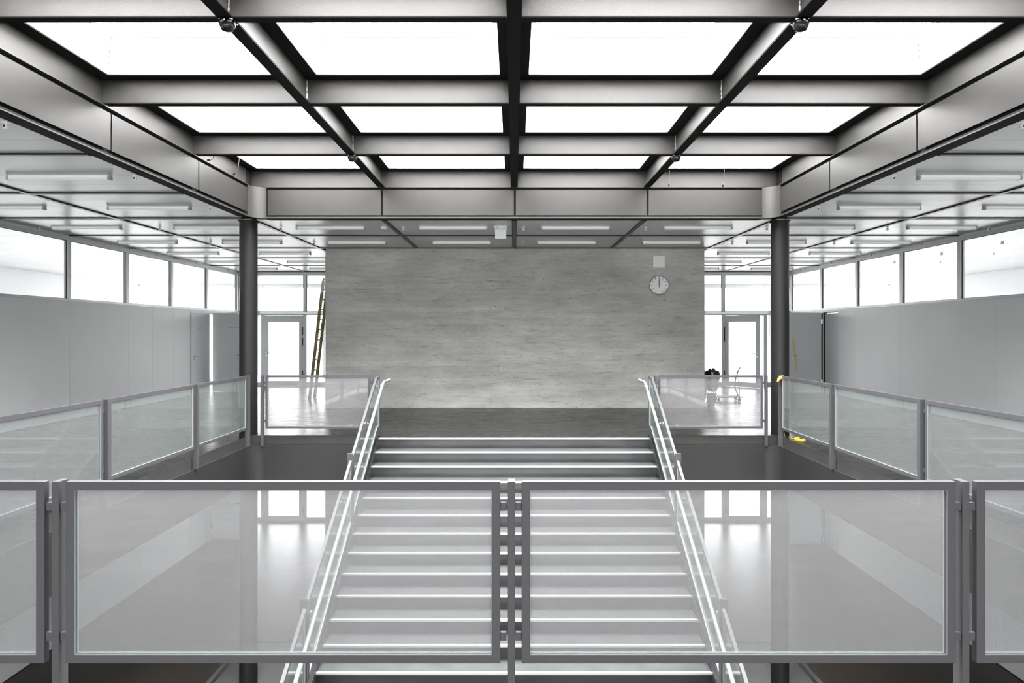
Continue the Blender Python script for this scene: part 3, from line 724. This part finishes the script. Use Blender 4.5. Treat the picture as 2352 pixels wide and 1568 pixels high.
# stair guard panels + posts
yp = [12.10, 10.08, 7.87, 5.66, 4.35]
zs = lambda y: -K*(Y0s-y)
for s in (-1, 1):
    for i in range(4):
        a, c = yp[i+1]+.045, yp[i]-.045
        if i == 0:
            c = 12.10; poly = [(a, zs(a)+.13), (11.90, .13), (12.0, .15), (c, .15), (c, 1.0), (11.88, 1.0-.02), (a, zs(a)+.985)]
        else: poly = [(a, zs(a)+.13), (c, zs(c)+.13), (c, zs(c)+.985), (a, zs(a)+.985)]
        e = guard_yz(poly, s*2.211, s*2.248, 'sloping printed glass guard panel on the %s side of the stair, %s from the top' % (side_name(s), ORD[i]), 'sloping guard panels of the stair')
        for zc in (.2, .85):
            yy = a-.028; clip(e, s*2.216, s*2.243, yy, a, zs(a)+zc-.02+.06, zs(a)+zc+.02+.06)
    for i in range(1, 5):
        y = yp[i]
        post(*sorted((s*2.209, s*2.285)), y-.018, y+.018, zs(y)-.22 if i < 4 else ZL, zs(y)+1.05, 'steel post of the %s stair guard, %s from the top' % (side_name(s), ORD[i-1]), 'stair guard posts')
    # handrail
    hx = s*2.135
    hz = lambda y: zs(y)+.86
    b = MB(); pts = [(hx, 12.22, .90), (hx, 12.12, .905), (hx, 12.04, .895), (hx, 11.95, .872)]+[(hx, y, hz(y)) for y in (11.88, 10, 8, 6, 4.4)]
    # start bent away at the top as in the picture
    b.tube([(hx-s*.06, 12.26, .925)]+pts, .023, 14)
    h = build(b, 'handrail', 'handrail', None, 'round pale steel handrail on the %s side of the stair' % side_name(s), 'handrail', 'stair handrails', smooth=True)
    for y in (12.16, 11.1, 9.55, 8.0, 6.6, 5.2):
        z = .90 if y > 12 else hz(y)
        b = MB(); b.tube([(hx, y, z-.024), (hx, y, z-.06), (hx+s*.02, y, z-.075), (s*2.211, y, z-.075)], .008, 8); b.tube([(s*2.2105, y, z-.075), (s*2.205, y, z-.075)], .025, 12); build(b, 'bracket', 'chrome', h, smooth=True)

# ------------------------------------------------------------------ lower floor: grey field with dark metal edge
b = MB(); b.box(-5.1, 5.1, 3.0, 14.1, ZL+.001, ZL+.012); fb = build(b, 'floor_field', 'floor_band', lowfloor)
for s in (-1, 1):
    b = MB(); b.box(s*5.1, s*5.16, 3.0, 14.1, ZL+.001, ZL+.016); build(b, 'edge_strip', 'black', lowfloor)
    b = MB(); b.box(s*5.16, s*5.24, 3.0, 14.16, ZL+.001, ZL+.014); build(b, 'edge_profile', 'floor_band', lowfloor)
b = MB(); b.box(-5.16, 5.16, 14.1, 14.16, ZL+.001, ZL+.016); build(b, 'edge_strip', 'black', lowfloor)

# ------------------------------------------------------------------ ceiling fittings
def lamp_mesh():
    b = MB()
    prof = [(-.032, 0), (.032, 0), (.032, -.012), (.045, -.034), (.028, -.048), (-.028, -.048), (-.045, -.034), (-.032, -.012)]
    b.prism([(p[0], p[1]) for p in prof], 'x', -.60, .60)
    me = b.mesh('housing'); me.materials.append(M['lamp']); return me
def cap_mesh():
    b = MB(); b.prism([(-.036, 0), (.036, 0), (.036, -.012), (.049, -.036), (.031, -.052), (-.031, -.052), (-.049, -.036), (-.036, -.012)], 'x', -.012, .012)
    me = b.mesh('end_cap'); me.materials.append(M['frame']); return me
LM, CM = lamp_mesh(), cap_mesh()
def lamp(x, y, z, lab, grp, lit=False):
    e = place(LM if not lit else LML, 'ceiling_light', (x, y, z), None, lab, 'ceiling light', grp)
    for s in (-1, 1): place(CM, 'end_cap', (x+s*.61, y, z), e)
LML = LM.copy(); LML.materials.clear(); LML.materials.append(M['tube_on'])
cols = [1.1, 3.3, 5.5, 7.7]
for s in (-1, 1):
    for ci, cx in enumerate(cols):
        for ri, y in enumerate([13.25, 15.45, 17.65, 19.85, 22.0]):
            if ri >= 2 and ci < 2: continue
            lamp(s*cx, y, CH, 'slim white ceiling light behind the far girder, %s row, %s column %s of the middle' % (ORD[ri], ORD[ci], side_name(s)), 'slim ceiling lights behind the void')
    for ci, cx in enumerate([5.5, 7.7]):
        for ri, y in enumerate([11.1, 8.9, 6.7]):
            if ci == 1 and ri > 0: pass
            lamp(s*cx, y, CH, 'slim white ceiling light over the %s gallery, %s row from the column, %s column' % (side_name(s), ORD[ri], 'inner' if ci == 0 else 'outer'), 'slim ceiling lights over the galleries')
for ri, y in enumerate([11.1, 13.3, 15.5, 17.7, 19.9, 22.0]):
    lamp(10.9, y, CH, 'lit warm tube light seen through the right clerestory, %s row from the camera' % ORD[ri], 'lit tubes in the right room', True)
def spr_meshes():
    b = MB(); b.lathe([(.012, 0), (.055, 0), (.052, -.008), (.012, -.010)], (0, 0, 0), 18); a = b.mesh('rosette', smooth=True); a.materials.append(M['white'])
    b = MB(); b.lathe([(.012, -.008), (.014, -.03), (.030, -.036), (.034, -.075), (.022, -.088), (.004, -.09)], (0, 0, 0), 16); c = b.mesh('head', smooth=True); c.materials.append(M['white'])
    b = MB(); b.box(-.011, .011, -.0365, -.025, -.072, -.042); d = b.mesh('slot'); d.materials.append(M['black'])
    for q in (a, c, d): q.transform(Matrix.Scale(.72, 4))
    return a, c, d
SA, SC, SD = spr_meshes()
def spr(x, y, lab):
    e = place(SC, 'sprinkler_head', (x, y, CH), None, lab, 'sprinkler', 'white sprinkler heads under the ceiling')
    place(SA, 'rosette', (x, y, CH), e); place(SD, 'slot', (x, y, CH), e)
for s in (-1, 1):
    for ri, y in enumerate([11.05, 8.85, 6.6]): spr(s*4.56, y, 'white sprinkler head beside the %s girder, %s from the column' % (side_name(s), ORD[ri]))
    for ri, y in enumerate([13.3, 15.5, 17.7, 19.9, 22.1]): spr(s*8.58, y, 'white sprinkler head close to the %s wall, %s row behind the girder' % (side_name(s), ORD[ri]))
for i, x in enumerate([-6.38, -4.2, -2.0, .17, 2.37, 4.55, 6.72]):
    spr(x, 13.25, 'white sprinkler head in the first row behind the far girder, %s from the left' % ORD[i])
for i, x in enumerate([-6.38, -4.2, .18, 4.58, 6.72]):
    spr(x, 15.45, 'white sprinkler head in the second row behind the far girder, %s from the left' % ORD[i])
# ceiling devices near the middle
b = MB(); b.box(-.355, -.135, 13.1, 13.32, CH-.055, CH); build(b, 'ceiling_box', 'white', None, 'square white box on the ceiling left of the middle strip', 'box', bevel=.004)
e = empty('hanging_sign', (-.245, 13.05, 3.37), 'blank white sign plate hanging below the ceiling box', 'sign')
b = MB(); b.box(-.338, -.142, 12.98, 13.0, 3.365, 3.528); build(b, 'plate', 'white', e, bevel=.002)
b = MB(); b.box(-.32, -.30, 12.985, 12.995, 3.528, CH); b.box(-.18, -.16, 12.985, 12.995, 3.528, CH); build(b, 'hanger', 'frame', e)
b = MB(); b.lathe([(.055, 0), (.058, -.02), (.045, -.045), (.02, -.05)], (-2.34, 13.25, CH), 24); e = build(b, 'smoke_detector', 'white', None, 'round white smoke detector on the ceiling left of the hanging sign', 'detector', smooth=True)
b = MB(); b.lathe([(.065, 0), (.065, -.006)], (-2.34, 13.25, CH), 24); build(b, 'base', 'white', e, smooth=True)
# wall items
e = empty('wall_clock', (3.26, 16.55, 2.56), 'round white wall clock on the concrete wall showing twelve', 'clock')
cx, cz = 3.261, 2.766; yc = 16.594
b = MB(); b.lathe([(.212, 0), (.212, -.035), (.204, -.04), (.196, -.034)], (cx, yc, cz), 64, 'y'); build(b, 'rim', 'chrome', e, smooth=True)
b = MB(); b.lathe([(.203, -.0345), (.203, -.036)], (cx, yc, cz), 64, 'y'); build(b, 'dial', 'white', e)
for k in range(12):
    if k == 0: continue
    a = math.radians(90-30*k); u = Vector((math.cos(a), math.sin(a))); n_ = Vector((-u.y, u.x)); r0, r1, hw = .148, .188, .0048
    if k == 6: r0, r1 = .160, .180
    P = [Vector((cx, cz))+u*r0+n_*hw, Vector((cx, cz))+u*r1+n_*hw, Vector((cx, cz))+u*r1-n_*hw, Vector((cx, cz))+u*r0-n_*hw]
    b = MB(); b.prism([tuple(p) for p in P], 'y', yc-.0363, yc-.0378); build(b, 'hour_mark', 'black', e)
b = MB(); b.box(cx-.008, cx+.008, yc-.042, yc-.040, cz-.045, cz+.12); build(b, 'hour_hand', 'black', e)
b = MB(); b.box(cx-.006, cx+.006, yc-.045, yc-.043, cz-.045, cz+.19); build(b, 'minute_hand', 'black', e)
e = empty('wall_speaker', (3.26, 16.56, 3.16), 'square white blank box on the concrete wall above the clock', 'box')
b = MB(); b.box(3.126, 3.390, 16.56, 16.597, 3.16, 3.424); build(b, 'housing', 'white', e, bevel=.004)
b = MB(); b.box(3.145, 3.371, 16.556, 16.5605, 3.18, 3.404); build(b, 'cover', 'white', e, bevel=.001)

# round black fixtures under beam crossings
for (x, y, lab) in [(-2.2, CY[0], 'near left'), (2.2, CY[0], 'near right'), (-2.2, CY[2], 'far left'), (2.2, CY[2], 'far right')]:
    b = MB(); b.lathe([(.075, -.006), (.075, -.016), (.05, -.02)], (x, y, ZF-.001), 28)
    e = build(b, 'dome_fixture', 'black', None, 'round black dome fixture under the %s crossing of the roof beams' % lab, 'fixture', 'black fixtures at beam crossings', smooth=True)
    b = MB(); b.lathe([(.062, -.02), (.06, -.05), (.045, -.078), (.02, -.088), (.004, -.09)], (x, y, ZF), 28); build(b, 'dome', 'black', e, smooth=True)
    for k in range(3):
        a = k*2.1+.5; b = MB(); b.lathe([(.007, -.021), (.006, -.028)], (x+.068*math.cos(a), y+.068*math.sin(a), ZF), 10); build(b, 'screw', 'chrome', e)
# loose cables
def w(px_, py_, D): return ((px_-1181)*D/F, D, EYE+(760-py_)*D/F)
def cable(pts, D, lab, r=.0045):
    P = [Vector(w(a, c, D)) for a, c in pts]
    Q = []
    for i in range(len(P)-1):
        p0, p1, p2, p3 = P[max(i-1, 0)], P[i], P[i+1], P[min(i+2, len(P)-1)]
        for k in range(6):
            t = k/6; Q.append(.5*((2*p1)+(-p0+p2)*t+(2*p0-5*p1+4*p2-p3)*t*t+(-p0+3*p1-3*p2+p3)*t**3))
    Q.append(P[-1])
    b = MB(); b.tube(Q, r, 8); e = build(b, 'cable', 'cable', None, lab, 'cable', 'loose cables hanging from the roof', smooth=True)
    d = (Q[-1]-Q[-3]).normalized()
    b = MB(); b.tube([Q[-1]-d*.01, Q[-1]+d*.005, Q[-1]+d*.03, Q[-1]+d*.04], [.006, .012, .012, .004], 10); build(b, 'cable_end', 'black', e, smooth=True)
cable([(491, 357), (489, 364), (485, 367), (482, 367.5)], 10.03, 'short dark loose cable hanging from the roof beam at far left')
cable([(551, 352), (549, 368), (546, 388), (539, 398)], 11.2, 'longer curved loose cable hanging before the left girder web')
cable([(1538, 388), (1537.5, 402), (1538, 418), (1537, 423)], 12.07, 'straight loose cable hanging at the far right, nearer the middle')
cable([(1666, 357), (1664, 385), (1662.5, 412), (1661, 423)], 10.03, 'straight loose cable hanging at the far right, nearer the column')

# ------------------------------------------------------------------ ladder
lad = empty('ladder', (-5.1, 19.0, 0), 'tall yellow ladder with grey rungs leaning beside the concrete wall', 'ladder')
bx, tx, zt_ = -5.235, -4.885, 3.02
la = lambda t, y: Vector((bx+(tx-bx)*t, y, zt_*t))
for y in (18.82, 19.3):
    b = MB(); hw, hd = .038, .018
    p, q = la(0.01, y), la(.90, y)
    vs = []
    for c_ in (p, q): vs += [(c_.x-hw, y-hd, c_.z), (c_.x+hw, y-hd, c_.z), (c_.x+hw, y+hd, c_.z), (c_.x-hw, y+hd, c_.z)]
    b.add(vs, [(3, 2, 1, 0), (4, 5, 6, 7), (0, 1, 5, 4), (1, 2, 6, 5), (2, 3, 7, 6), (3, 0, 4, 7)]); build(b, 'stile', 'wood', lad)
    b = MB(); p, q = la(.90, y), la(1.0, y); vs = []
    for c_ in (p, q): vs += [(c_.x-hw*.9, y-hd, c_.z), (c_.x+hw*.9, y-hd, c_.z), (c_.x+hw*.9, y+hd, c_.z), (c_.x-hw*.9, y+hd, c_.z)]
    b.add(vs, [(3, 2, 1, 0), (4, 5, 6, 7), (0, 1, 5, 4), (1, 2, 6, 5), (2, 3, 7, 6), (3, 0, 4, 7)])
    b.tube([la(1.0, y), la(1.0, y)+Vector((.0, .0, .03)), la(1.0, y)+Vector((.03, .0, .05))], .02, 8); build(b, 'stile_end', 'frame', lad)
    b = MB(); p = la(0, y); b.box(p.x-.04, p.x+.04, y-.02, y+.02, .0, .05); build(b, 'foot', 'gasket', lad)
for k in range(11):
    t = .07+k*.086
    b = MB(); b.tube([la(t, 18.83), la(t, 19.29)], .017, 8); build(b, 'rung', 'frame', lad, smooth=True)
b = MB(); p = la(.60, 19.3); b.box(p.x-.036, p.x+.036, 19.284, 19.287, p.z-.14, p.z+.14); build(b, 'sticker', 'white', lad)

# ------------------------------------------------------------------ things behind the far right guard
def blob(prof, c, name, m, parent, squash=(1, 1), jit=.08, n=20, seed=1, **k):
    rnd = random.Random(seed); b = MB(); vs = []; fs = []
    for (r, h) in prof:
        for i in range(n):
            a = 2*math.pi*i/n; rr = r*(1+rnd.uniform(-jit, jit))
            vs.append((c[0]+rr*math.cos(a)*squash[0], c[1]+rr*math.sin(a)*squash[1], c[2]+h+rnd.uniform(-jit, jit)*.05))
    mm = len(prof)
    for i in range(mm-1):
        for q in range(n): fs.append((i*n+q, i*n+(q+1) % n, (i+1)*n+(q+1) % n, (i+1)*n+q))
    fs += [tuple(range(n))[::-1], tuple((mm-1)*n+q for q in range(n))]
    b.add(vs, fs); return build(b, name, m, parent, smooth=True, **k)
bagx, bagy = 4.78, 17.75
e = empty('waste_bag_stand', (bagx, bagy, 0), 'folding stand holding a knotted black waste bag right of the concrete wall', 'waste bag')
blob([(.05, .28), (.11, .30), (.15, .38), (.165, .55), (.175, .70), (.165, .765), (.12, .79), (.05, .785)], (bagx, bagy, 0), 'bag', 'black', e, (1, .8), .05, 22, 4)
for (dx, hh) in ((-.055, .835), (.015, .85), (.05, .81)):
    b = MB(); b.tube([(bagx+dx, bagy, .77), (bagx+dx*1.15, bagy-.01, .80), (bagx+dx*1.4, bagy, hh)], [.05, .04, .008], 8); build(b, 'knot', 'black', e, smooth=True)
for s in (-1, 1):
    b = MB(); b.tube([(bagx-s*.19, bagy-.12, .0), (bagx+s*.17, bagy-.12, .66)], .011, 8); b.tube([(bagx-s*.19, bagy+.12, .0), (bagx+s*.17, bagy+.12, .66)], .011, 8); build(b, 'leg', 'frame', e, smooth=True)
b = MB(); b.ring([(bagx+.18*math.cos(a/12*6.2832), bagy+.15*math.sin(a/12*6.2832)) for a in range(12)], [(bagx+.165*math.cos(a/12*6.2832), bagy+.135*math.sin(a/12*6.2832)) for a in range(12)], 'z', .66, .68); build(b, 'hoop', 'frame', e)
# bucket
e = empty('bucket', (4.60, 17.2, 0), 'dark grey bucket with raised wire handle in front of the waste bag', 'bucket')
b = MB(); b.lathe([(.085, 0), (.105, .26), (.112, .262), (.112, .275), (.100, .275), (.080, .02)], (4.60, 17.2, .001), 24); build(b, 'tub', 'grey_plastic', e, smooth=True)
b = MB(); b.tube([(4.60+.106*math.cos(a), 17.2, .262+.15*math.sin(a)) for a in [math.pi*k/12 for k in range(13)]], .004, 6); build(b, 'handle', 'chrome', e, smooth=True)
# low trolley board
e = empty('trolley', (5.3, 18.3, 0), 'low flat grey trolley board on the floor behind the right guard', 'trolley')
b = MB(); b.box(4.98, 5.62, 18.1, 18.5, .09, .115); build(b, 'board', 'grey_plastic', e, bevel=.004)
for (x, y) in ((5.05, 18.15), (5.55, 18.15), (5.05, 18.45), (5.55, 18.45)):
    b = MB(); b.lathe([(.04, -.012), (.04, .012)], (x, y, .041), 14, 'y'); b.box(x-.015, x+.015, y-.016, y+.016, .06, .09); build(b, 'wheel', 'gasket', e)
b = MB(); b.tube([(5.60, 18.3, .115), (5.60, 18.3, .3), (5.58, 18.3, .55)], .010, 8)
build(b, 'push_bar', 'frame', e, smooth=True)
b = MB(); b.tube([(5.70, 18.6, 0), (5.58, 18.6, .3), (5.60, 18.6, .55), (5.66, 18.6, .72), (5.72, 18.6, .83)], [.015, .018, .018, .016, .012], 8)
build(b, 'bent_batten', 'batten', None, 'thin bent brown wooden batten standing behind the trolley', 'batten', smooth=True)
# second dark bag just hidden by the wall
blob([(.05, 0), (.16, .05), (.2, .3), (.19, .6), (.14, .76), (.04, .80)], (4.60, 18.34, .01), 'waste_bag', 'black', None, (1, .8), .05, 18, 9, label='black waste bag mostly hidden by the concrete wall edge', cat='waste bag')
# orange rag over the guard, yellow tape
b = MB(); P = [w(1786, 877, 11.92), w(1789, 871, 11.92), w(1793, 867.2, 11.93), w(1798, 866, 11.96), w(1801, 868, 12.0)]
b.tube(P, [.012, .026, .032, .03, .016], 10); build(b, 'cloth_rag', 'orange', None, 'small orange rag draped over the right corner guard post', 'rag', smooth=True)
b = MB()
pts = [(XV+.12+.04*math.sin(i*1.7), 11.5+.05*i, .012+.008*(i % 2)) for i in range(7)]
b.tube(pts, [.01, .03, .022, .035, .028, .03, .01], 8); build(b, 'tape_bundle', 'yellow', None, 'crumpled yellow tape lying on the right gallery floor edge', 'tape', smooth=True)
b = MB(); b.tube([w(1801, 992, 12.05), w(1803, 1003, 12.02), w(1809, 1010, 12.0), (4.46, 12.0, .012), (4.49, 11.8, .008)], .004, 6)
build(b, 'cord', 'yellow', None, 'thin yellow cord hanging from the right corner post to the floor edge', 'cord', smooth=True)
b = MB(); 
Pq = [(7.845, 20.68, 1.72), (7.86, 20.68, 1.35), (7.90, 20.68, 1.05), (7.93, 20.68, .62)]
vs = []
for i, p in enumerate(Pq):
    hw = [.004, .016, .02, .006][i]; vs += [(p[0]-hw, p[1], p[2]), (p[0]+hw, p[1], p[2]), (p[0]+hw, p[1]+.002, p[2]), (p[0]-hw, p[1]+.002, p[2])]
fs = [(0, 1, 2, 3), (15, 14, 13, 12)]
for i in range(3):
    for q in range(4): fs.append((i*4+q, i*4+(q+1) % 4, i*4+4+(q+1) % 4, i*4+4+q))
b.add(vs, fs); build(b, 'tape_strip', 'yellow', None, 'narrow yellow tape strip hanging on the open right door leaf', 'tape')
